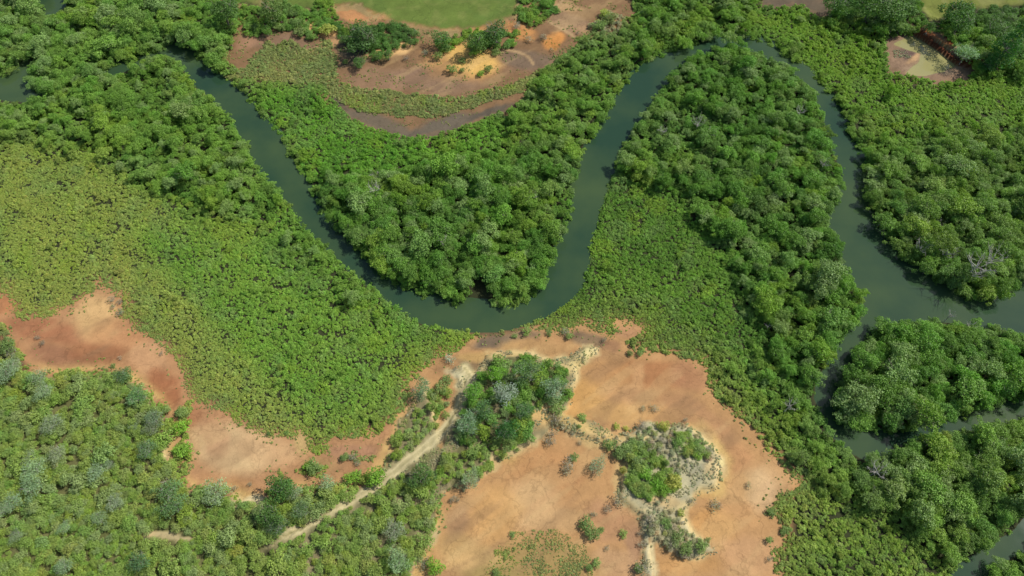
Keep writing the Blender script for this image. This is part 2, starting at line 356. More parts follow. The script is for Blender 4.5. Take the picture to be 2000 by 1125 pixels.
def ground_z(x, y):
    ix = np.clip(np.searchsorted(GX, x) - 1, 0, nx - 2); iy = np.clip(np.searchsorted(GY, y) - 1, 0, ny - 2)
    fx = (x - GX[ix]) / (GX[ix + 1] - GX[ix]); fy = (y - GY[iy]) / (GY[iy + 1] - GY[iy])
    z = Z.reshape(ny, nx)
    return (z[iy, ix] * (1 - fx) + z[iy, ix + 1] * fx) * (1 - fy) + (z[iy + 1, ix] * (1 - fx) + z[iy + 1, ix + 1] * fx) * fy

# ------------------------------------------------------------------ water
def water_material(name, deep, shoal, rough, lo, hi, scale):
    m = bpy.data.materials.new(name); m.use_nodes = True
    N, L = m.node_tree.nodes, m.node_tree.links
    b = N["Principled BSDF"]; b.inputs["Roughness"].default_value = rough; b.inputs["IOR"].default_value = 1.33
    geo = N.new("ShaderNodeNewGeometry")
    n = N.new("ShaderNodeTexNoise"); n.inputs["Scale"].default_value = .045; n.inputs["Detail"].default_value = 5
    L.new(geo.outputs["Position"], n.inputs["Vector"])
    r = N.new("ShaderNodeMapRange"); r.inputs[1].default_value = lo; r.inputs[2].default_value = hi; L.new(n.outputs[0], r.inputs[0])
    mx = N.new("ShaderNodeMix"); mx.data_type = 'RGBA'
    mx.inputs[6].default_value = (*lin(deep), 1); mx.inputs[7].default_value = (*lin(shoal), 1)
    L.new(r.outputs[0], mx.inputs[0]); L.new(mx.outputs[2], b.inputs["Base Color"])
    rn = N.new("ShaderNodeTexNoise"); rn.inputs["Scale"].default_value = .11; rn.inputs["Detail"].default_value = 6; L.new(geo.outputs["Position"], rn.inputs["Vector"])
    rr = N.new("ShaderNodeMapRange"); rr.inputs[1].default_value = .45; rr.inputs[2].default_value = .62; rr.inputs[3].default_value = .03; rr.inputs[4].default_value = .065
    L.new(rn.outputs[0], rr.inputs[0]); L.new(rr.outputs[0], b.inputs["Roughness"])
    w = N.new("ShaderNodeTexNoise"); w.inputs["Scale"].default_value = scale; w.inputs["Detail"].default_value = 4
    L.new(geo.outputs["Position"], w.inputs["Vector"])
    bp = N.new("ShaderNodeBump"); bp.inputs["Strength"].default_value = .05; bp.inputs["Distance"].default_value = .03
    L.new(w.outputs[0], bp.inputs["Height"]); L.new(bp.outputs[0], b.inputs["Normal"])
    return m
def sheet(poly_or_box, z):
    return [(x, y, z) for x, y in poly_or_box]
wm = mesh_from("river_water", sheet([(-420, -120), (420, -120), (420, 420), (-420, 420)], 0.0), [[0, 1, 2, 3]], water_material("river_water", (40, 64, 46), (64, 82, 50), .05, .36, .66, 1.2))
link("river_water", wm, kind='structure', label="murky grey green tidal river winding through mangroves")
px, py = to_world(*zip(*[(1735,66),(1880,66),(1905,150),(1735,150)]), .14)
pm = mesh_from("pond_water", [(x, y, .14) for x, y in zip(px, py)], [[3, 2, 1, 0]], water_material("pond_water", (138, 136, 86), (158, 146, 98), .15, .35, .65, 1.5))
link("pond_water", pm, kind='structure', label="shallow milky yellow green pond below the dark bank")

# ------------------------------------------------------------------ plant materials
def foliage_material():
    m = bpy.data.materials.new("foliage"); m.use_nodes = True
    N, L = m.node_tree.nodes, m.node_tree.links
    b = N["Principled BSDF"]; b.inputs["Roughness"].default_value = .55; b.inputs["Specular IOR Level"].default_value = .35
    at = N.new("ShaderNodeAttribute"); at.attribute_type = 'INSTANCER'; at.attribute_name = "tint"
    tn = N.new("ShaderNodeAttribute"); tn.attribute_name = "tone"
    r = N.new("ShaderNodeMapRange"); r.inputs[3].default_value = .66; r.inputs[4].default_value = 1.36; L.new(tn.outputs["Fac"], r.inputs[0])
    sc = N.new("ShaderNodeVectorMath"); sc.operation = 'SCALE'; L.new(at.outputs["Color"], sc.inputs[0]); L.new(r.outputs[0], sc.inputs[3])
    L.new(sc.outputs[0], b.inputs["Base Color"])
    tr = N.new("ShaderNodeBsdfTranslucent")
    tc = N.new("ShaderNodeVectorMath"); tc.operation = 'MULTIPLY'; tc.inputs[1].default_value = (1.15, 1.25, .5); L.new(sc.outputs[0], tc.inputs[0])
    L.new(tc.outputs[0], tr.inputs["Color"])
    mx = N.new("ShaderNodeMixShader"); mx.inputs[0].default_value = .28
    L.new(b.outputs[0], mx.inputs[1]); L.new(tr.outputs[0], mx.inputs[2]); L.new(mx.outputs[0], N["Material Output"].inputs["Surface"])
    return m
FOL = foliage_material()
def bark_material(name, c1, c2):
    m = bpy.data.materials.new(name); m.use_nodes = True
    N, L = m.node_tree.nodes, m.node_tree.links
    b = N["Principled BSDF"]; b.inputs["Roughness"].default_value = .9
    n = N.new("ShaderNodeTexNoise"); n.inputs["Scale"].default_value = 6; n.inputs["Detail"].default_value = 4
    r = N.new("ShaderNodeValToRGB"); r.color_ramp.elements[0].color = (*lin(c1), 1); r.color_ramp.elements[1].color = (*lin(c2), 1)
    r.color_ramp.elements[0].position = .35; r.color_ramp.elements[1].position = .65
    L.new(n.outputs[0], r.inputs[0]); L.new(r.outputs[0], b.inputs["Base Color"])
    return m
BARK = bark_material("grey_bark", (96, 88, 76), (150, 142, 130))
DEAD = bark_material("bleached_wood", (150, 140, 128), (206, 200, 190))

# ------------------------------------------------------------------ plant shapes (unit crown radius 1, base at z = 0)
def leaves(clumps, leaf, per_area, seed, spread=.65, up=.25, ragged=.16):
    """leaf-sized faces over a set of clumps (cx, cy, cz, rx, rz)"""
    g = np.random.default_rng(seed)
    P, Nn, T = [], [], []
    cl = np.array(clumps, float)
    for i, (cx, cy, cz, rx, rz) in enumerate(cl):
        n = int(per_area * rx * rx * 9)
        d = g.normal(size=(n, 3)); d /= np.linalg.norm(d, axis=1)[:, None]
        d = d[d[:, 2] > -.45]
        rad = 1 + g.normal(0, ragged, len(d)); rad = np.where(g.random(len(d)) < .25, rad * g.uniform(.45, .9, len(d)), rad)
        p = np.array([cx, cy, cz]) + d * rad[:, None] * np.array([rx, rx, rz])
        keep = np.ones(len(p), bool)
        for j, (ax, ay, az, arx, arz) in enumerate(cl):
            if j != i:
                q = (p - [ax, ay, az]) / [arx, arx, arz]
                keep &= (q * q).sum(1) > .5
        p, d = p[keep], d[keep]
        nn = d + g.normal(0, spread, d.shape) + [0, 0, up]
        nn /= np.linalg.norm(nn, axis=1)[:, None]
        P.append(p); Nn.append(nn); T.append(np.clip(g.uniform(.25, .75) + g.normal(0, .17, len(p)), 0, 1))
    P, Nn, T = np.concatenate(P), np.concatenate(Nn), np.concatenate(T)
    P[:, 2] = np.maximum(P[:, 2], .04)
    a = g.normal(size=P.shape); t = np.cross(Nn, a); t /= np.linalg.norm(t, axis=1)[:, None]; s = np.cross(Nn, t)
    la = (leaf * g.uniform(.65, 1.35, len(P)))[:, None]; lb = la * g.uniform(.5, .85, len(P))[:, None]
    bend = Nn * la * .25
    verts = np.stack([P - t * la - bend, P - s * lb, P + t * la - bend, P + s * lb], 1).reshape(-1, 3)
    faces = np.arange(len(verts)).reshape(-1, 4)
    return verts, faces, T

def foliage_mesh(name, *a, **k):
    v, f, t = leaves(*a, **k)
    me = mesh_from(name, v, f, FOL, smooth=False)
    at = me.attributes.new("tone", 'FLOAT', 'FACE'); at.data.foreach_set("value", t.astype(np.float32))
    return me

def dome_clumps(n, seed, cz, rz, r0=.30, r1=.46, flat=.85, spread=.78, lobe=.22):
    g = np.random.default_rng(seed); out = [(0, 0, cz + .1 * rz, .5, .5 * rz)]
    ph, ph2 = g.uniform(0, 6.28, 2)
    for i in range(n):
        a = i * 2.399963 + g.uniform(-.4, .4); q = math.sqrt((i + .6) / n) * spread * g.uniform(.8, 1.15)
        k = 1 + lobe * math.sin(2 * a + ph) + lobe * .8 * math.sin(3 * a + ph2)      # uneven outline
        r = g.uniform(r0, r1) * (1.1 - .25 * q)
        z = cz + rz * (math.sqrt(max(0, 1 - q * q)) * .72 - .18) + g.normal(0, .13)
        out.append((q * k * math.cos(a), q * k * math.sin(a), z, r, r * flat))
    return out

def tube(pts, radii, sides=5):
    pts = [np.array(p, float) for p in pts]; V_, F_ = [], []
    for i, (p, r) in enumerate(zip(pts, radii)):
        d = pts[min(i + 1, len(pts) - 1)] - pts[max(i - 1, 0)]; d /= np.linalg.norm(d)
        a = np.cross(d, [0.3, 1, .2]); a /= np.linalg.norm(a); b = np.cross(d, a)
        for k in range(sides):
            t = 2 * math.pi * k / sides
            V_.append(p + r * (a * math.cos(t) + b * math.sin(t)))
        if i:
            o = (i - 1) * sides
            for k in range(sides):
                F_.append((o + k, o + (k + 1) % sides, o + sides + (k + 1) % sides, o + sides + k))
    return V_, F_

def wood_mesh(name, seed, top, reach, mat, limbs=7, roots=6, r=.07, twigs=0):
    """tapered trunk, limbs, twigs and arching prop roots as one piece of wood"""
    g = np.random.default_rng(seed); V_, F_ = [], []
    def add(p, rr, s=5):
        v, f = tube(p, rr, s); o = len(V_); V_.extend(v); F_.extend([tuple(i + o for i in q) for q in f])
    lean = g.uniform(-.12, .12, 2)
    def at(h): return np.array([lean[0] * h, lean[1] * h, h * top])
    add([at(-.02), at(.3), at(.6), at(.8)], [r, r * .8, r * .6, r * .35], 6)
    for i in range(limbs):
        a = i * 2.4 + g.uniform(-.5, .5); b = at(g.uniform(.3, .7)); q = reach * g.uniform(.6, 1.0)
        e = np.array([math.cos(a) * q, math.sin(a) * q, top * g.uniform(.72, 1.0)])
        m = (b + e) / 2 + [0, 0, -.06 * top] + g.normal(0, .04, 3)
        add([b, m, e], [r * .5, r * .33, r * .12], 4)
        for _ in range(twigs):
            t = g.uniform(.35, 1); s0 = m * (1 - t) + e * t; d = g.normal(0, .22, 3); d[2] = abs(d[2]) * .8
            add([s0, s0 + d * .6, s0 + d * 1.1 + [0, 0, .03]], [r * .2, r * .13, r * .06], 3)
    for i in range(roots):
        a = i * 2 * math.pi / max(roots, 1) + g.uniform(-.3, .3); q = g.uniform(.2, .34)
        add([at(.14), np.array([math.cos(a) * q * .6, math.sin(a) * q * .6, .2]), np.array([math.cos(a) * q, math.sin(a) * q, -.06])], [r * .4, r * .3, r * .25], 4)
    return mesh_from(name, V_, F_, mat)

TALL = [foliage_mesh("mangrove_crown", dome_clumps(21 + k % 4, 100 + k, 1.65, .74, .17, .40, spread=.98, lobe=.26), .058, 190, 10 + k) for k in range(8)]
TALL_WOOD = [wood_mesh("mangrove_trunk", 200 + k, 2.25, .8, BARK, twigs=2) for k in range(3)]
MID = [foliage_mesh("mangrove_shrub_foliage", dome_clumps(10, 300 + k, .8, .62, .22, .46, spread=.92), .088, 95, 30 + k, up=.55) for k in range(5)]
LOW = [foliage_mesh("low_scrub_foliage", dome_clumps(4, 400 + k, .42, .45, .36, .6), .15, 36, 50 + k, spread=.55, up=.95) for k in range(5)]
BUSH = [foliage_mesh("bush_foliage", dome_clumps(9, 500 + k, .62, .8, .28, .48, spread=.85), .082, 100, 70 + k, spread=.6, up=.6, ragged=.22) for k in range(6)]
OPEN = [foliage_mesh("open_crown_foliage", dome_clumps(10, 600 + k, 1.05, .9, .30, .46, spread=.8), .05, 150, 90 + k, spread=.9, ragged=.3) for k in range(4)]
OPEN_WOOD = [wood_mesh("open_crown_trunk", 640 + k, 1.75, .85, DEAD, limbs=12, roots=0, r=.03, twigs=6) for k in range(3)]
TWIGGY = [foliage_mesh("twiggy_foliage", dome_clumps(6, 700 + k, .5, .7, .3, .5), .075, 40, 110 + k, spread=1.0, ragged=.35) for k in range(3)]
TWIGGY_WOOD = [wood_mesh("twiggy_stems", 740 + k, .95, .85, DEAD, limbs=12, roots=0, r=.03, twigs=4) for k in range(2)]
SNAG = [wood_mesh("dead_tree_wood", 780 + k, 1.7, 1.0, DEAD, limbs=11, roots=3, r=.06, twigs=5) for k in range(3)]
ROUND = [foliage_mesh("round_crown", dome_clumps(13, 860 + k, .95, 1.05, .3, .48), .058, 170, 870 + k, ragged=.18) for k in range(3)]
CONE = [foliage_mesh("conical_crown", [(0.32 * (1 - i / 9) * math.cos(i * 2.4), .32 * (1 - i / 9) * math.sin(i * 2.4), .7 + i * .33, .78 * (1 - i / 11.5), .42) for i in range(9)], .06, 150, 800 + k) for k in range(2)]

# ------------------------------------------------------------------ vegetation map (size of plants, tint, cover) over the place
RES = 4
mu = np.arange(-240, 2241, RES); mv = np.arange(-200, 1321, RES)
MU, MV = np.meshgrid(mu, mv)
SIZE = np.full(MU.shape, 2.4); COVER = np.full(MU.shape, 1.0); KIND = np.zeros(MU.shape, int); TINT = np.zeros(MU.shape + (3,))
TONES = dict(mid=(98,132,52), mid2=(96,130,56), deep=(84,121,46), deep2=(92,123,54), bright=(92,134,42), bright2=(88,122,42), lime=(124,158,44), lime2=(112,146,44),
             olive=(134,150,74), olive2=(108,132,54), green2=(108,142,56), greyolive=(120,128,78), dry=(126,150,72), dry2=(92,128,52), greydry=(152,150,126), dark=(72,106,46), pale=(168,184,156), silver=(150,170,140), yellow=(168,186,44))
TINT[:] = lin(TONES['mid'])
wu = (fbm(MU / 40, MV / 40, 21) - .5) * 46; wv = (fbm(MU / 40, MV / 40, 22) - .5) * 46
def veg(poly, size, tone, cover=1.0, kind=0, warp=1.0, hard=False):
    w = sdf(poly, MU + wu * warp, MV + wv * warp) > 0
    SIZE[w] = size; COVER[w] = cover; KIND[w] = kind; TINT[w] = lin(TONES[tone])
veg([(-240,190),(0,190),(120,180),(330,85),(430,200),(500,320),(600,430),(920,640),(860,720),(790,800),(640,900),(400,830),(250,640),(-240,600)], 1.2, 'olive')
veg([(250,440),(380,440),(560,500),(930,640),(860,710),(790,800),(700,870),(600,860),(540,760),(430,650),(330,540)], 1.3, 'green2')
veg([(-240,250),(0,270),(180,300),(330,410),(450,440),(560,520),(700,600),(910,650),(920,640),(600,430),(330,85),(0,190)], 1.8, 'mid')
veg([(-240,190),(0,185),(120,170),(330,75),(430,190),(500,310),(580,395),(530,420),(450,410),(380,405),(310,370),(210,300),(100,290),(0,255),(-240,240)], 3.0, 'mid')
veg([(-240,-200),(440,-200),(450,60),(420,140),(340,85),(210,140),(100,195),(-240,200)], 4.6, 'mid2')
veg([(85,20),(110,5),(150,15),(150,40),(110,50)], 3.2, 'lime')
veg([(480,130),(640,150),(720,250),(900,260),(1000,200),(1120,110),(1300,60),(1340,90),(1150,300),(900,350),(720,350),(590,340)], 1.6, 'bright')
veg([(600,370),(680,350),(800,320),(960,290),(1080,250),(1200,150),(1260,55),(1345,70),(1250,180),(1160,320),(1130,420),(1060,570),(990,605),(880,595),(700,500)], 3.8, 'deep')
veg([(960,200),(1120,110),(1260,50),(1345,75),(1230,180),(1150,290),(1000,290)], 2.5, 'mid')
veg([(1150,110),(1240,-200),(1560,-200),(1560,110),(1500,90),(1340,90),(1240,150)], 2.8, 'mid')
veg([(1140,360),(1250,330),(1340,400),(1420,500),(1450,600),(1480,720),(1440,760),(1360,700),(1220,660),(1040,640)], 1.2, 'bright2')
veg([(1320,85),(1400,72),(1500,82),(1610,170),(1670,330),(1660,450),(1710,600),(1640,700),(1620,830),(1570,800),(1510,700),(1470,600),(1420,490),(1340,400),(1230,340),(1180,350),(1230,220)], 3.5, 'deep')
veg([(1200,240),(1280,180),(1350,170),(1350,300),(1250,330)], 2.7, 'mid2')
veg([(1370,690),(1480,690),(1600,800),(1720,890),(1640,960),(1540,930),(1440,800)], 2.2, 'mid')
veg([(1490,960),(1620,940),(1760,1010),(1880,1110),(1880,1320),(1490,1320)], 1.6, 'olive2')
veg([(1700,890),(1780,845),(2240,750),(2240,1010),(1960,1040),(1870,1110),(1740,1000),(1650,940)], 4.4, 'deep2')
veg([(1880,1110),(2240,960),(2240,1320),(1850,1320)], 3.4, 'mid')
veg([(1610,820),(1640,700),(1720,615),(1800,605),(2240,650),(2240,770),(1850,830),(1700,855)], 5.0, 'deep')
veg([(1530,100),(1470,20),(1560,20),(1720,60),(1740,150),(1900,160),(2240,120),(2240,260),(1900,240),(1750,260),(1650,230)], 1.5, 'lime2')
veg([(1520,90),(1560,90),(1700,250),(1740,460),(1690,400),(1640,230)], 2.8, 'mid')
veg([(1670,300),(1790,300),(1880,250),(2240,240),(2240,600),(1920,600),(1750,500),(1690,400)], 4.3, 'deep2')
veg([(1610,-200),(1785,-200),(1785,30),(1768,56),(1722,60),(1620,12)], 3.9, 'dark', kind=2)
veg([(1850,22),(1900,8),(2240,-40),(2240,130),(1960,112),(1935,78),(1915,50),(1868,50)], 3.9, 'dark', kind=2)
for p in (B1, B2, B3, B4, B5):
    COVER[sdf(p, MU + wu * .25, MV + wv * .25) > 2] = 0
for p in (GRASS, GRASS2):
    COVER[sdf(p, MU, MV) > 0] = 0
# low grey-green saltmarsh scrub on the upper flat
veg([(440,150),(480,108),(560,88),(640,92),(668,130),(650,180),(610,165),(500,145)], 1.3, 'greyolive', .97, 1)
veg([(625,150),(700,172),(800,184),(900,190),(1000,168),(1055,128),(1018,182),(945,206),(860,226),(780,231),(700,216),(640,190)], 1.2, 'greyolive', 1.0, 1, .35)
veg([(470,40),(560,10),(640,14),(690,60),(640,70),(540,60),(480,64)], 2.4, 'dry2', .8, 2)
veg([(655,50),(740,45),(810,60),(815,90),(760,100),(700,100),(668,85)], 3.0, 'dark', .95, 2)
veg([(340,-200),(470,-200),(460,50),(440,90),(400,60),(340,50)], 2.8, 'dry2', .8, 2)
veg([(1010,30),(1040,-200),(1100,-200),(1090,30),(1040,50)], 2.4, 'dry2', .8, 2)
veg([(1150,40),(1200,20),(1230,45),(1190,60)], 1.8, 'greydry', .7, 2)
veg([(850,72),(930,60),(1010,52),(1015,82),(960,92),(930,104),(910,84),(880,92),(855,92)], 2.4, 'dry2', .75, 2)
# dry thickets
veg([(-240,690),(60,740),(230,736),(300,780),(335,840),(325,900),(365,965),(455,985),(520,1000),(560,970),(620,965),(700,955),(590,1020),(515,1070),(480,1320),(-240,1320)], 1.9, 'dry', .84, 3)
veg([(540,1075),(720,972),(790,925),(858,965),(850,1020),(815,1060),(795,1120),(790,1320),(490,1320)], 1.9, 'dry', .84, 3)
veg([(755,905),(775,850),(825,765),(875,755),(860,830),(830,860),(770,905)], 1.7, 'dry', .62, 3)
veg([(720,960),(760,925),(700,925),(700,950)], 1.7, 'dry', .6, 3)
veg([(845,940),(880,880),(960,840),(1005,870),(930,930),(870,955)], 1.6, 'dry', .55, 3)
veg([(885,855),(900,790),(960,705),(1030,698),(1070,715),(1112,725),(1116,775),(1040,800),(1030,850),(1000,865),(965,845),(930,868)], 1.7, 'dry2', .68, 3, .4)
veg([(1230,850),(1290,830),(1340,832),(1390,875),(1385,905),(1350,900),(1310,960),(1290,985),(1225,950),(1222,890)], .8, 'greydry', .42, 3, .5)
veg([(1222,870),(1250,865),(1300,905),(1330,945),(1300,968),(1270,985),(1225,950)], 1.2, 'dry', .9, 3, .4)
veg([(1310,850),(1345,850),(1382,895),(1340,900)], 1.3, 'dry', .7, 3, .4)
veg([(1252,1000),(1310,990),(1345,1040),(1385,1070),(1340,1092),(1310,1075),(1270,1040)], .9, 'greydry', .5, 3, .4)
for rp in (RIDGE_V1, RIDGE_V2):
    w = (sdf(rp, MU, MV) > -4) & (COVER == 0) & (fbm(MU / 26, MV / 24, 61) > .44)
    SIZE[w] = .62; COVER[w] = .34; KIND[w] = 1; TINT[w] = lin(TONES['greydry'])
veg([(930,1130),(960,1080),(1020,1035),(1100,1030),(1150,1060),(1165,1130),(1165,1320),(900,1320)], .46, 'greyolive', .8, 1)
COVER *= np.where((KIND == 1) & (MV > 1000) & (MU > 880) & (MU < 1190), np.clip((fbm(MU / 22, MV / 20, 63) - .30) * 3.2, .05, 1.2), 1)
veg([(580,920),(600,905),(640,910),(625,935),(590,930)], 1.0, 'olive', .8, 1, .3)
veg([(655,895),(690,880),(740,890),(700,905)], .9, 'greyolive', .5, 1, .3)
veg([(345,800),(375,780),(378,800),(362,820),(368,850),(372,900),(345,905),(340,880),(358,850)], 1.3, 'olive', .8, 1, .3)
veg([(-240,625),(15,640),(20,700),(-240,690)], 1.5, 'greyolive', .6, 1)
veg([(1742,96),(1772,100),(1778,116),(1748,116)], .7, 'greydry', .45, 1, 0)
for p in (B1, B2, B3):
    q = sdf(p, MU, MV)
    w = (COVER == 0) & (q > -6) & (q < 26) & ((p is not B3) | (MV < 120)) & (fbm(MU / 18, MV / 18, 65) > .47)
    SIZE[w] = .6; COVER[w] = np.clip(.55 - .05 * np.clip(q[w], 0, 26), .04, 1); KIND[w] = 1; TINT[w] = lin(TONES['greyolive'])
w = (COVER == 0) & (sdf(B3, MU, MV) > 10) & (sdf(GRASS, MU, MV) < -4) & (fbm(MU / 26, MV / 14, 67) > .56)
SIZE[w] = .65; COVER[w] = .10; KIND[w] = 1; TINT[w] = lin(TONES['greyolive'])
for w, m in zip(WATERS, (3, 2, 3, -5, -5, -5, -1)):
    COVER[sdf(w, MU, MV) > m] = 0
COVER[(sdf(W_MAIN, MU, MV) > -4) & (MU < 480)] = 0
COVER[(sdf(W_ARM, MU, MV) > -3) & (MV < 320)] = 0
COVER[(sdf(W_ARM, MU, MV) > -2) & (MV > 650)] = 0
COVER[(sdf(W_ARM, MU, MV) > -4) & (MV > 775) & (MU > 1770)] = 0
COVER[sdf([(918,552),(950,552),(956,596),(915,596)], MU, MV) > 0] = 0          # mud notch on the inside of the bend
COVER[linedist(TRACK, MU, MV) < 9.5] = 0
COVER[linedist([(925,872),(960,845),(1000,815)], MU, MV) < 8] = 0
COVER[sdf([(225,1046),(290,1040),(395,1040),(390,1058),(290,1062)], MU, MV) > 0] = .25
BARE_D = np.maximum.reduce([sdf(p, MU, MV) for p in (B1, B2)])
fr = sstep(-80, -4, BARE_D) * (KIND == 0)
SIZE *= 1 - .25 * fr
COVER = np.where(KIND == 0, COVER * (1 - .6 * sstep(-30, -2, BARE_D) * sstep(.40, .60, fbm(MU / 14, MV / 14, 83))), COVER)
TINT[:] = TINT * (1 - .5 * fr[..., None]) + lin((132, 138, 74)) * (.5 * fr[..., None])

def blur(a, k):
    for ax in (0, 1):
        c = np.cumsum(np.concatenate([np.repeat(np.take(a, [0], ax), k + 1, ax), a, np.repeat(np.take(a, [-1], ax), k, ax)], ax), ax)
        n = a.shape[ax]
        a = (np.take(c, range(2 * k + 1, 2 * k + 1 + n), ax) - np.take(c, range(0, n), ax)) / (2 * k + 1)
    return a
SIZE = np.where(KIND == 0, np.exp(blur(blur(np.log(SIZE), 4), 3)), SIZE)
TB = np.stack([blur(blur(TINT[..., i], 5), 4) for i in range(3)], -1)
TINT = np.where((KIND == 0)[..., None], TB, TINT)
SIZE = SIZE * np.where(KIND == 3, 1.0, np.where(SIZE > 2.6, .68, np.where(SIZE > 1.7, .66, .58))) * np.exp(1.35 * (fbm(MU / 34, MV / 30, 31, 3) - .5))
tn = fbm(MU / 60, MV / 50, 41)[..., None] - .5
TINT = TINT * (1 + tn * np.array([.75, .55, .5]))
lime = sstep(.58, .72, fbm(MU / 46, MV / 40, 43))[..., None]
TINT = TINT * (1 - .35 * lime) + lin((128, 152, 46)) * .35 * lime
blue = sstep(.56, .70, fbm(MU / 30, MV / 28, 47))[..., None]
TINT = TINT * (1 - .4 * blue) + lin((104, 126, 76)) * .4 * blue

thin = (KIND == 0) & (SIZE < 1.15)
COVER = np.where(thin, COVER * (1 - .5 * sstep(.56, .68, fbm(MU / 24, MV / 18, 81))), COVER)
def lookup(a, u, v):
    i = np.clip(((v - mv[0]) / RES + .5).astype(int), 0, len(mv) - 1); j = np.clip(((u - mu[0]) / RES + .5).astype(int), 0, len(mu) - 1)
    return a[i, j]

# ------------------------------------------------------------------ scattering the plants on the ground
def scatter(d):
    """a shaken hexagonal lattice at plant spacing d"""
    s = d * (.64 if d < 2.0 else .60)
    ys = np.arange(20, 232, s * .866); out = []
    xs = np.arange(-205, 205, s)
    gx, gy = np.meshgrid(xs, ys); gx = gx + (np.arange(len(ys)) % 2)[:, None] * s * .5
    gx = gx + rng.uniform(-.42, .42, gx.shape) * s; gy = gy + rng.uniform(-.42, .42, gy.shape) * s
    return gx.ravel(), gy.ravel()
BINS = [.42, .6, .85, 1.15, 1.6, 2.2, 3.0, 4.0, 5.2]
HR = {.42: .5, .6: .55, .85: .6, 1.15: .65, 1.6: .8, 2.2: .85, 3.0: 1.15, 4.0: 1.2, 5.2: 1.2}
LEAF = np.array([1.80, 1.68, 1.62])               # leaf albedo over the tone of a whole shaded canopy
plants = []                                        # x, y, dia, kind, tint
for bi, d in enumerate(BINS):
    x, y = scatter(d)
    u, v = to_px(x, y, d * HR[d] * .8)             # the spot its crown covers, not its foot
    ok = (u > -230) & (u < 2230) & (v > -190) & (v < 1310)
    x, y, u, v = x[ok], y[ok], u[ok], v[ok]
    s = lookup(SIZE, u, v) * np.exp(rng.normal(0, .26, len(u)))
    lo = math.sqrt(BINS[bi - 1] * d) if bi else 0; hi = math.sqrt(BINS[bi + 1] * d) if bi + 1 < len(BINS) else 99
    keep = (s >= lo) & (s < hi) & (rng.random(len(u)) < lookup(COVER, u, v))
    # crowns keep clear of open water and bare mud beyond their overhang
    for (ou, ov) in ((-1, 0), (1, 0), (0, -1), (0, 1)):
        rr = d * 3.7
        keep &= (lookup(COVER, u + ou * rr, v + ov * rr) > 0) | (lookup(KIND, u, v) == 1) | ((lookup(KIND, u, v) >= 2) & (d < 3.2))
    x, y, u, v, s = x[keep], y[keep], u[keep], v[keep], s[keep]
    t = LEAF * lookup(TINT, u, v) * np.exp(rng.normal(0, .10 if d > 1.8 else .17, (len(u), 1))) * np.exp(rng.normal(0, .035, (len(u), 3)))
    if d < 1.4: t = t * np.array([1.00, 1.04, .92])   # the low growth is the lighter-leaved kind
    k = lookup(KIND, u, v)
    tg = (k == 0)[:, None] & (s[:, None] > 2.2) & (rng.random((len(u), 1)) < .16)
    t = np.where(tg, .55 * t + .45 * LEAF * lin((122, 140, 96)), t)
    dk = (k == 3)[:, None]
    t = t * np.where(dk, np.exp(rng.normal(0, .15, (len(u), 1))) * np.exp(rng.normal(0, .045, (len(u), 3))), 1)
    gm = dk & (rng.random((len(u), 1)) < .22)
    t = np.where(gm, .45 * t + .55 * LEAF * lin((116, 132, 92)), t)
    ym = dk & (rng.random((len(u), 1)) < .07)
    t = np.where(ym, .6 * t + .4 * LEAF * lin((138, 160, 52)), t)
    t = t * np.minimum(1, (.46 if d < 1.4 else .40) / t[:, 1:2])
    plants.append(np.column_stack([x, y, np.clip(s, lo, hi if hi < 99 else d * 1.25), k, t, u, v]))
x, y = scatter(2.0)                                # undergrowth closing the gaps below the tall crowns
u, v = to_px(x, y, 2.0)
keep = (lookup(SIZE, u, v) > 2.4) & (lookup(KIND, u, v) == 0) & (lookup(COVER, u, v) > .9) & (u > -230) & (u < 2230) & (v > -190) & (v < 1310) & (rng.random(len(u)) < .6)
for (ou, ov) in ((-7, 0), (7, 0), (0, -7), (0, 7)): keep &= lookup(COVER, u + ou, v + ov) > 0
x, y, u, v = x[keep], y[keep], u[keep], v[keep]
plants.append(np.column_stack([x, y, rng.uniform(1.7, 2.25, len(u)), np.zeros(len(u)), .9 * LEAF * lookup(TINT, u, v), u, v]))
n_under = len(u)
plants = np.concatenate(plants)
print("plants", len(plants), [int(((plants[:, 2] > a) & (plants[:, 2] <= b)).sum()) for a, b in zip([0, 1, 1.4, 1.9, 2.6, 3.5, 4.6], [1, 1.4, 1.9, 2.6, 3.5, 4.6, 9])])
pz = ground_z(plants[:, 0], plants[:, 1])
depth = np.hypot(np.hypot(plants[:, 0], plants[:, 1]), CAM_H)
shown = plants[:, 2] / depth
inview = (plants[:, 7] > 0) & (plants[:, 7] < 2000) & (plants[:, 8] > 0) & (plants[:, 8] < 1125)
kindcol = plants[:, 3].astype(int); dia = plants[:, 2]
wd = np.maximum.reduce([sdf(w, plants[:, 7], plants[:, 8]) for w in WATERS])
bd = np.maximum.reduce([sdf(w, plants[:, 7], plants[:, 8]) for w in (B1, B2, B3, B4)])

def pick(mask, n):
    c = np.where(mask & inview)[0]
    return c[np.argsort(-shown[c])][:n]
tall_i = pick((kindcol == 0) & (dia > 2.3), 300)
mid_i = pick((kindcol == 0) & (dia <= 2.3) & (dia > 1.45) & (np.arange(len(plants)) < len(plants) - n_under), 300)
bush_i = pick(kindcol == 3, 300)
verge_i = pick((kindcol == 2), 260)
single = np.zeros(len(plants), bool)
for a in (tall_i, mid_i, bush_i, verge_i): single[a] = True

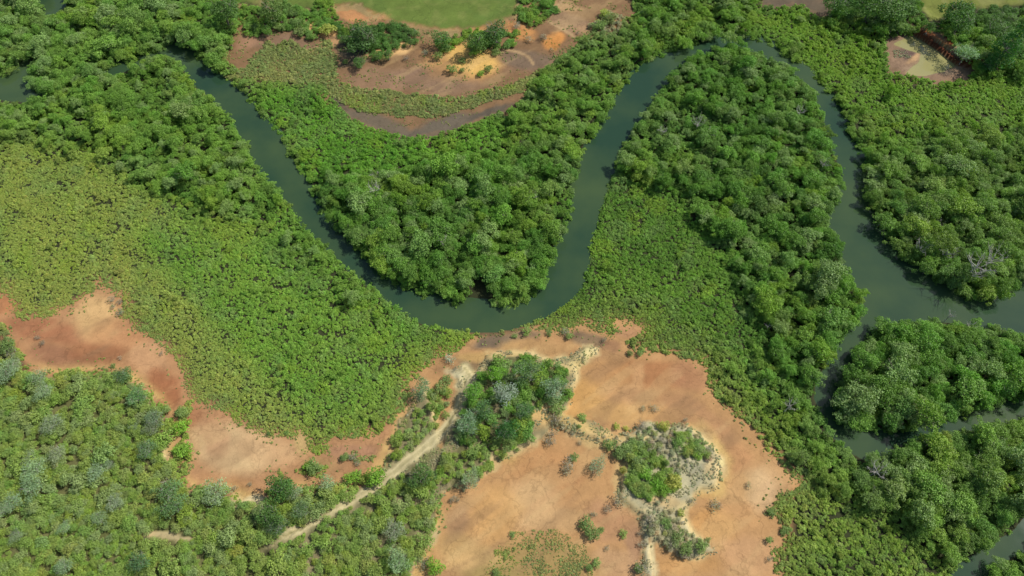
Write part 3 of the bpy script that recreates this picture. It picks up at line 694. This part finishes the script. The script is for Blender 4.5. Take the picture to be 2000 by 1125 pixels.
# ---- the uncountable rest, one mass for each kind of growth
proto_col = {}
def stuff(name, label, mask, protos):
    idx = np.where(mask & ~single)[0]
    if not len(idx): return
    col = bpy.data.collections.new(name + "_shapes")
    for i, me in enumerate(protos):
        col.objects.link(bpy.data.objects.new(name + "_shape", me))
    me = bpy.data.meshes.new(name)
    p = np.column_stack([plants[idx, 0], plants[idx, 1], pz[idx] - .03]).astype(np.float32)
    me.vertices.add(len(idx)); me.vertices.foreach_set("co", p.ravel())
    def attr(n, ty, key, val):
        a = me.attributes.new(n, ty, 'POINT'); a.data.foreach_set(key, np.ascontiguousarray(val).ravel())
    r = dia[idx] / 2
    attr("tint", 'FLOAT_COLOR', "color", np.column_stack([plants[idx, 4:7], np.ones(len(idx))]).astype(np.float32))
    attr("size", 'FLOAT_VECTOR', "vector", np.column_stack([r * rng.uniform(.88, 1.28, len(idx)), r * rng.uniform(.88, 1.28, len(idx)), r * rng.uniform(.75, 1.25, len(idx))]).astype(np.float32))
    attr("turn", 'FLOAT_VECTOR', "vector", np.column_stack([rng.normal(0, .13, len(idx)), rng.normal(0, .13, len(idx)), rng.uniform(0, 6.283, len(idx))]).astype(np.float32))
    attr("shape", 'INT', "value", rng.integers(0, len(protos), len(idx)).astype(np.int32))
    o = link(name, me, kind='stuff', label=label)
    ng = bpy.data.node_groups.new(name, 'GeometryNodeTree')
    ng.interface.new_socket("Geometry", in_out='INPUT', socket_type='NodeSocketGeometry'); ng.interface.new_socket("Geometry", in_out='OUTPUT', socket_type='NodeSocketGeometry')
    N, L = ng.nodes, ng.links
    gi, go = N.new("NodeGroupInput"), N.new("NodeGroupOutput")
    ci = N.new("GeometryNodeCollectionInfo"); ci.inputs[0].default_value = col; ci.inputs["Separate Children"].default_value = True; ci.inputs["Reset Children"].default_value = True
    io = N.new("GeometryNodeInstanceOnPoints"); io.inputs["Pick Instance"].default_value = True
    def named(n, ty):
        a = N.new("GeometryNodeInputNamedAttribute"); a.data_type = ty; a.inputs[0].default_value = n; return a.outputs[0]
    er = N.new("FunctionNodeEulerToRotation")
    L.new(gi.outputs[0], io.inputs["Points"]); L.new(ci.outputs[0], io.inputs["Instance"])
    L.new(named("shape", 'INT'), io.inputs["Instance Index"]); L.new(named("turn", 'FLOAT_VECTOR'), er.inputs[0]); L.new(er.outputs[0], io.inputs["Rotation"])
    L.new(named("size", 'FLOAT_VECTOR'), io.inputs["Scale"]); L.new(io.outputs[0], go.inputs[0])
    md = o.modifiers.new("spread", 'NODES'); md.node_group = ng
stuff("mangrove_canopy", "closed canopy of mangroves filling in between the tall trees", (kindcol == 0) & (dia > 2.3), TALL)
stuff("mangrove_thicket", "dense waist to head high mangrove thicket", (kindcol == 0) & (dia <= 2.3) & (dia > 1.45), MID)
stuff("low_mangrove_scrub", "knee high olive mangrove scrub carpeting the tidal flats", (kindcol == 0) & (dia <= 1.45), LOW)
stuff("saltmarsh_scrub", "low grey green saltmarsh scrub on the flats", (kindcol == 1), LOW)
stuff("dry_scrub", "mixed small dry scrub between the larger bushes", (kindcol == 3), BUSH)
stuff("verge_scrub", "scrub along the field margin and pond", (kindcol == 2), BUSH)

# ---- plants one can tell apart
def tone_word(t):
    r, g, b = np.array(t) / LEAF
    lum = "dark" if g < .15 else ("pale" if g > .30 else ("light" if g > .22 else ""))
    if min(r, g, b) / max(r, g, b) > .42: hue = "grey green"
    elif r / g > .72: hue = "yellow olive"
    elif r / g > .60: hue = "olive green"
    elif b / g < .2: hue = "grass green"
    else: hue = "blue green"
    return (lum + " " + hue).strip()

LANDMARKS = [(930,590,"by the mud notch inside the river bend"),(735,385,"near bleached branches inside the river bend"),(600,320,"along the river's long straight reach, field side"),(520,200,"beside the grey scrub above the straight reach"),(800,285,"below the dark mud crescent"),
    (1000,260,"beyond the tip of the dark mud crescent"),(1040,395,"near the white dead treetop inside the bend"),(868,480,"around the canopy gap inside the bend"),(1120,200,"between the brown flat and the river"),(1230,90,"where the brown flat ends beside mangroves"),
    (1400,30,"above the river's top bend"),(1560,70,"outside the river's top bend"),(1660,170,"between the top bend and the milky pond"),(1850,200,"just below the milky pond"),(1740,330,"on the wide arm's outer bank"),(1900,380,"in the dark forest outside the wide arm"),(1850,520,"near the leaning dead trees"),
    (1430,110,"at the peninsula head inside the top bend"),(1260,260,"on the peninsula beside the narrow arm"),(1360,250,"near the dead treetop on the peninsula"),(1590,330,"on the peninsula beside the wide arm"),(1450,420,"in the middle of the peninsula forest"),(1200,450,"in the peninsula's low green carpet"),(1110,610,"where the low green carpet meets the bend"),
    (1300,640,"above the orange flat's straight upper edge"),(1480,560,"between low green carpet and peninsula forest"),(1640,580,"on the headland facing the island"),(1580,750,"beside the channel around the island"),(1450,800,"along the orange flat's long slanting edge"),(1700,700,"on the island tip at the junction"),(1850,720,"in the middle of the wooded island"),(1960,780,"behind the narrow creek along the island"),
    (1700,925,"near the heap of dead wood"),(1850,950,"in the forest south of the narrow creek"),(1600,1040,"in olive scrub beyond the orange flat"),(1920,1100,"at the small creek in the corner"),(60,120,"around the western backwater"),(200,60,"in the tall forest around the backwater"),(330,60,"at the river's dark upstream mouth"),(400,230,"on the straight reach's bank opposite the field"),
    (250,220,"in the forest opposite the grey scrub"),(120,320,"between tall forest and olive scrub"),(430,400,"where forest thins towards olive scrub"),(640,540,"along the bank opposite the bend's forest"),(850,650,"at the green point beside the orange shore"),(550,680,"in the green scrub above the orange flat"),(150,470,"in olive scrub above the orange bay"),(700,820,"at the scrub's edge near the dirt track")]
LM = np.array([(a, b) for a, b, _ in LANDMARKS], float)
def region(u, v):
    return LANDMARKS[int(np.argmin((LM[:, 0] - u) ** 2 + ((LM[:, 1] - v) * 1.3) ** 2))][2]
def size_word(d, e):
    return ("small", "medium", "big", "huge")[int(np.searchsorted(e, d))]

count = {}
def thing(name, label, cat, group, x, y, z, d, tint, foliage, wood, sz=1.0, rot=None):
    e = bpy.data.objects.new(name, None); S.collection.objects.link(e)
    e.empty_display_size = .3
    e.location = (x, y, z - .03); r = d / 2
    e.scale = (r * random.uniform(.92, 1.22), r * random.uniform(.92, 1.22), r * sz * random.uniform(.82, 1.15))
    e.rotation_euler = (random.gauss(0, .06), random.gauss(0, .06), random.uniform(0, 6.283) if rot is None else rot)
    e["label"] = label; e["category"] = cat; e["group"] = group
    if foliage:
        c = link("crown" if cat == "tree" else "foliage", foliage, e); c["tint"] = [float(q) for q in tint]
    if wood: link("trunk" if cat == "tree" else "stems", wood, e)
    return e
def solo(name, label, cat, group, x, y, z, d, tint, foliage, sz=1.0):
    o = link(name, foliage); r = d / 2
    o.location = (x, y, z - .03); o.scale = (r * random.uniform(.95, 1.12), r * random.uniform(.95, 1.12), r * sz * random.uniform(.85, 1.15))
    o.rotation_euler = (random.gauss(0, .06), random.gauss(0, .06), random.uniform(0, 6.283))
    o["tint"] = [float(q) for q in tint]; o["label"] = label; o["category"] = cat; o["group"] = group
    return o

for i in tall_i:
    x, y, d, k, r, g, b, u, v = plants[i]
    reg = region(u, v); wat = "waterside " if wd[i] > -32 else ""
    thing("mangrove_tree", f"{size_word(d, (2.8, 3.5, 4.4))} {tone_word((r, g, b))} {wat}mangrove tree {reg}", "tree", "mangrove trees " + reg, x, y, pz[i], d, (r, g, b), random.choice(TALL), random.choice(TALL_WOOD))
for i in mid_i:
    x, y, d, k, r, g, b, u, v = plants[i]
    reg = region(u, v); wat = "waterside " if wd[i] > -32 else ""
    solo("mangrove_shrub", f"{tone_word((r, g, b))} {wat}mangrove shrub {reg}", "shrub", "mangrove shrubs " + reg, x, y, pz[i], d, (r, g, b), random.choice(MID))
GROVE = [(1030,730,62,"bushy grey green"),(1085,758,50,"narrow silvery"),(985,775,52,"pale grey twigged"),(945,800,46,"grey green"),(912,830,50,"broad silvery"),(1022,808,40,"dull green"),(988,845,48,"dark green"),(965,735,40,"bright green"),(930,770,40,"leafy green")]
def dry_place(u, v):
    if u > 1180: return "on the cream sand rise in the orange flat"
    if v < 880 and u > 870: return "beside the knoll's " + min(GROVE, key=lambda q: (q[0] - u) ** 2 + (q[1] - v) ** 2)[3] + " tree"
    return DRY[int(np.argmin([(u - a) ** 2 + (v - b) ** 2 for a, b, _ in DRY]))][2]
DRY = [(30,800,"below the orange bay's corner"),(200,770,"at the dry thicket's upper edge"),(290,870,"by the grey mud inlet"),(110,900,"among the silvery trees"),(60,1050,"deep in the dry thicket"),(310,1010,"above the thicket's sandy gap"),(310,1100,"below the thicket's sandy gap"),(450,1040,"between sandy gap and dirt track"),(480,980,"by the cream bank"),(180,1000,"between silvery trees and sandy gap"),
       (560,980,"around the tall dark tree"),(600,1020,"where the dirt track leaves the thicket"),(560,1100,"below the dirt track's lower end"),(680,1040,"below the middle of the dirt track"),(760,1000,"between dirt track and orange flat"),(760,1090,"at the thicket's edge on the orange flat"),(720,940,"between dirt track and tan mud"),(800,850,"above the dirt track's upper half"),(850,790,"by the green scrub corner"),(900,900,"between dirt track and knoll grove"),(980,880,"under the knoll's cream edge")]
for i in bush_i:
    x, y, d, k, r, g, b, u, v = plants[i]
    pl = dry_place(u, v)
    solo("thicket_bush", f"{size_word(d, (2.0, 2.6, 3.2))} {tone_word((r, g, b))} bush {pl}", "bush", "bushes " + pl, x, y, pz[i], d, (r, g, b), random.choice(BUSH))
VERGE = [(1680,30,"in the dark wood at the pond's end"),(1760,40,"overhanging the pond's end"),(1860,50,"between the pond bank and grassy clearing"),(1950,50,"behind the conical evergreens"),(1960,130,"in front of the conical evergreens"),(400,30,"at the wood's edge by the bare earth gap"),(520,40,"along the grass above the brown flat"),(620,40,"around the orange earth patch below the field"),(710,75,"in the dark clump below the field"),(790,80,"at the end of the dark clump below the field"),(940,75,"above the golden sand mound"),(1050,20,"beside the field's rounded corner"),(1190,45,"on the orange patch near the mangroves")]
for i in verge_i:
    x, y, d, k, r, g, b, u, v = plants[i]
    pl = VERGE[int(np.argmin([(u - a) ** 2 + (v - b) ** 2 for a, b, _ in VERGE]))][2]
    if d > 2.7:
        thing("verge_tree", f"{size_word(d, (3.2, 4.0, 4.8))} {tone_word((r, g, b))} broadleaf tree {pl}", "tree", "trees " + pl, x, y, pz[i], d, (r, g, b), random.choice(ROUND), random.choice(TALL_WOOD))
    else:
        solo("verge_bush", f"low {tone_word((r, g, b))} bush {pl}", "bush", "bushes " + pl, x, y, pz[i], d, (r, g, b), random.choice(BUSH))

# ------------------------------------------------------------------ plants standing out singly, each at its own spot
def put(u, v, px, h=.6):
    """ground spot under a plant whose crown middle shows at photo pixel (u, v) and is px wide"""
    x, y = to_world(u, v, 0.0)
    d = px * math.hypot(math.hypot(float(x), float(y)), CAM_H) / FPX
    x, y = to_world(u, v, d * h)
    return float(x), float(y), float(ground_z(np.array([x]), np.array([y]))[0]), float(d)
def jit(c, s=.1): return lin(c) * 1.35 * math.exp(min(.12, rng.normal(0, s))) * np.exp(rng.normal(0, .04, 3))

for u, v, p, w in GROVE:
    x, y, z, d = put(u, v, p * .88)
    col = dict(broad=(118,138,108), narrow=(118,138,108), pale=(140,152,130), dark=(64,106,46), bright=(104,148,44), leafy=(96,138,48)).get(w.split()[0], (92,124,74))
    thing("grove_tree", f"{w} rounded tree in the grove on the pale eroded knoll", "tree", "grove trees on the knoll", x, y, z, d, jit(col), random.choice(OPEN if col[2] > 70 else ROUND), random.choice(OPEN_WOOD))
PALE = [(105,835,34),(72,918,34),(305,822,34),(265,832,22),(62,905,28),(195,925,32),(215,910,22),(30,985,30),(70,955,42),(120,890,36),(38,1048,24),(200,1015,26),(10,1000,30),(130,1030,24),(300,840,26),(15,730,46),(30,710,30),(330,960,40),(345,990,44),(290,880,36),
        (240,735,30),(270,778,34),(425,960,48),(640,950,34),(920,940,40),(780,1100,44),(770,1040,40),(1168,908,36),(825,765,40),(545,1030,40),(590,1000,40),(575,965,30),(280,1100,40),(230,985,34),(95,770,36),(80,740,30),(130,1110,30)]
for i, (u, v, p) in enumerate(PALE):
    x, y, z, d = put(u, v, p * .9, .5)
    green = i in (17, 18, 19, 20, 21, 28, 29, 30, 32)
    on_sand = "at the edge of the orange mud flat" if i in (20, 21, 22, 23, 24, 27) else (DRY[int(np.argmin([(u - a) ** 2 + (v - b) ** 2 for a, b, _ in DRY]))][2])
    w = "small " if p < 31 else ("large " if p > 39 else "")
    w += "dull blue green" if green else "pale silvery grey"
    thing("pale_tree", f"{w} open-crowned tree {on_sand}", "tree", "pale trees " + on_sand, x, y, z, d, jit((92,122,74) if green else (126,145,104), .14), random.choice(OPEN), random.choice(OPEN_WOOD), sz=.85)
DARK = [(548,957,46,"tall dark green tree with a deep shadow at the edge of the mud flat"),(530,1006,40,"dark green tree beside the dirt track bend"),(825,930,44,"rounded dark green tree above the dirt track"),(702,122,24,"lone dark green tree on the brown flat below the field"),
        (705,75,50,"large dark green tree in the clump below the field"),(862,78,34,"rounded dark tree just below the field corner"),(930,90,36,"dark tree beside the golden sand mound"),(970,66,42,"dark leafy tree by the orange earth below the field"),(438,30,44,"dark blue green tree beside the bare earth gap"),(530,25,40,"dark tree at the grassy edge above the brown flat"),
        (1868,56,42,"broad dark green tree on the bank above the milky pond"),(1868,28,44,"broad dark tree at the edge of the grassy clearing"),(1745,24,50,"very dark big tree overhanging the pond end"),(1700,16,48,"dark big tree beside the pond end tree"),(1630,12,40,"dark low tree on the bare strip above the mangroves"),(1808,66,20,"small dark tree throwing its shade on the pond")]
for u, v, p, lab in DARK:
    x, y, z, d = put(u, v, p)
    thing("shade_tree", lab, "tree", "dark shade trees", x, y, z, d, jit((80,112,50), .08), random.choice(ROUND), random.choice(TALL_WOOD))
for u, v, p, lab in [(1945,95,46,"tall dark conical evergreen beyond the pond bank"), (1922,112,26,"smaller dark conical evergreen beside the taller one")]:
    x, y, z, d = put(u, v + 24, p, .3)
    thing("evergreen_tree", lab, "tree", "conical evergreens", x, y, z, d, jit((58,100,40), .05), random.choice(CONE), TALL_WOOD[0], sz=.85)
x, y, z, d = put(1885, 108, 36); thing("willowy_tree", "pale blue green willowy tree on the pond bank", "tree", "pond bank trees", x, y, z, d, lin((132,160,116)) * 1.3, OPEN[0], OPEN_WOOD[0])
DEADS = [(735,385,40,"bleached fallen-branch dead tree among mangroves inside the bend"),(1895,535,60,"large bleached dead tree leaning over the junction water"),(1790,490,36,"bleached dead limbs at the wide arm's outer bank"),(1705,925,40,"heap of bleached dead wood beside the side creek"),(1040,395,30,"white dead treetop inside the bend by the narrow arm"),(1360,250,30,"bleached dead treetop on the peninsula"),(868,480,30,"grey dead limbs showing in a canopy gap inside the bend"),(1535,800,30,"bleached dead treetop beside the island channel"),(1930,520,40,"thin grey dead tree beside the large leaning one"),(1840,500,36,"forked white dead branch on the wide arm's outer bank")]
DEADS += [(u, v, p, w + " " + region(u, v)) for u, v, p, w in [(960,445,24,"white dead twigs"),(905,420,20,"grey dead twigs"),(1010,345,22,"white dead twigs"),(1290,265,22,"grey dead twigs"),(1385,268,26,"grey dead limbs"),(1560,225,22,"white dead twigs"),(1605,330,24,"white dead twigs"),(1850,622,22,"white dead twigs"),(1892,640,24,"white dead limbs"),(1705,965,26,"white dead limbs"),(1950,880,26,"white dead limbs"),(1830,440,20,"white dead twigs"),(1590,570,18,"white dead twigs"),(1500,640,20,"grey dead twigs"),(1905,905,22,"pale dead twigs"),(735,350,26,"pale dead treetop")]]
for u, v, p, lab in DEADS:
    x, y, z, d = put(u, v, p, .5)
    thing("dead_tree", lab, "tree", "bleached dead trees", x, y, max(z, .0) + .3, d * .8, None, None, random.choice(SNAG), sz=1.7)
SHRUBS = [(1137,816,16,0),(1130,836,9,0),(1115,765,14,1),(1090,800,26,0),(1085,822,22,1),(1080,848,20,1),(1075,862,22,1),(1028,838,18,1),(1118,848,10,1),(1132,866,10,1),(1204,834,12,2),(1222,837,9,2),(1255,832,18,1),(1296,834,20,2),(1280,798,16,1),(1256,800,12,1),(1338,821,10,1),(1216,920,14,2),(1192,870,22,0),(1210,885,22,0),
          (1235,865,18,0),(1314,945,26,2),(1298,958,22,3),(1362,888,16,3),(1110,905,26,1),(1122,895,16,0),(1105,920,16,1),(1210,980,26,1),(1186,995,14,1),(1160,1005,12,1),(1145,1025,26,0),(1160,1042,24,0),(1175,1035,10,0),(1218,1044,14,0),(1250,1042,12,1),(1254,1064,16,1),(1260,1108,30,1),(1246,1110,16,0),(1328,1003,12,2),(1350,980,16,1),(1395,985,22,1),(1405,988,12,1),(1382,1055,10,0),(1462,948,12,1),(1300,1024,18,0),(1322,1052,24,0),(1338,1074,22,0),(1368,1070,20,0),(1312,1068,20,1),(1270,1020,24,1),(1318,866,18,0),(1345,882,16,2),(1360,870,16,0),(1258,930,24,3),(1280,950,22,3),(1244,905,22,0),(1270,880,16,1),(1385,880,16,1),
          (878,702,18,4),(890,722,10,1),(1005,657,10,0),(1028,648,16,0),(1072,652,10,0),(1112,657,14,0),(1105,648,18,1),(1180,664,12,1),(1230,690,12,0),(1250,690,14,0),(900,748,12,1),(926,748,10,1),(872,742,18,0),(860,760,22,0),
          (1010,52,16,1),(883,138,18,0),(902,122,12,0),(903,140,9,0),(939,145,12,3),(955,136,14,0),(855,113,16,0),(832,105,12,1),(793,115,12,1),(730,117,9,0),(675,122,10,0),(932,97,22,0),(968,104,16,0),(872,98,18,0),(545,55,16,0),(585,62,20,0),(640,60,24,2),(580,45,20,0),(1035,78,14,1),(1062,75,16,1),(1077,98,8,1),(1128,66,6,1),(1170,50,22,0),(1192,38,24,0),(1180,28,16,2),(1200,44,16,1),
          (752,193,8,0),(745,190,7,0),(808,186,8,0),(815,184,7,0),(1880,612,1,0),
          (288,1058,12,1),(560,945,16,0),(615,915,26,0),(605,910,18,3),(672,895,14,0),(690,893,16,1),(700,905,12,1),(690,932,24,3),(736,932,34,3),(660,960,18,2),(985,758,20,3),(1010,880,10,0),(990,880,16,0),(970,865,16,0),(1002,875,12,3),(660,978,14,3),(430,975,14,0),(458,955,10,1),(560,765,1,0),(272,775,32,0),(355,806,20,0),(357,835,26,3),(360,880,26,3),(245,737,30,0),(222,715,8,0),(235,700,8,1),(315,690,8,1),(85,670,10,1),(75,660,9,1),(220,585,12,1),(235,590,10,1),(236,610,14,1),(245,583,10,2),(222,600,9,1),(15,675,24,0),(24,690,18,1),(490,947,8,1),(525,848,8,0),(560,846,9,0),(540,720,1,0),
          (850,1110,30,3),(830,1100,22,1),(885,975,14,1),(880,978,9,1),(895,977,10,1),(1500,1055,12,0),(1504,1092,12,1),(1530,1040,10,0),(1535,1035,14,0),(1505,1000,14,0),(1480,930,1,0),(970,1120,14,0),(1185,1070,10,1),(1000,1045,10,0),(1165,1100,14,0),(1150,1110,12,0)]
TONE = [((112,134,70),"olive green"),((132,130,104),"grey twiggy"),((146,152,70),"yellowish"),((112,150,48),"bright green"),((148,164,140),"silvery")]
def where_shrub(u, v):
    if v < 210: return "on the brown flat below the grass field"
    if v < 700 and u > 850: return "on the mud shore below the river bend"
    if u > 1185: return "around the cream sand rise in the orange flat"
    if u > 1020 and v < 870: return "on the cream sand beside the eroded knoll"
    if u > 840 and v >= 860: return "on the open orange flat below the knoll"
    if u > 500: return "on bare mud near the dirt track"
    return "on the mud flat edge beside the dry thicket"
for u, v, p, k in SHRUBS:
    if p < 4: continue
    x, y, z, d = put(u, v, p * 1.1, .35)
    pl = where_shrub(u, v); col, w = TONE[k]; sz_w = "tiny" if p < 11 else ("small" if p < 20 else "large")
    if k in (1, 4):
        thing("dry_shrub", f"{sz_w} {w} shrub {pl}", "shrub", "shrubs " + pl, x, y, z, d, jit(col), random.choice(TWIGGY), random.choice(TWIGGY_WOOD))
    else:
        solo("flat_shrub", f"{sz_w} {w} leafy shrub {pl}", "shrub", "shrubs " + pl, x, y, z, d, jit(col), random.choice(BUSH), sz=.9)
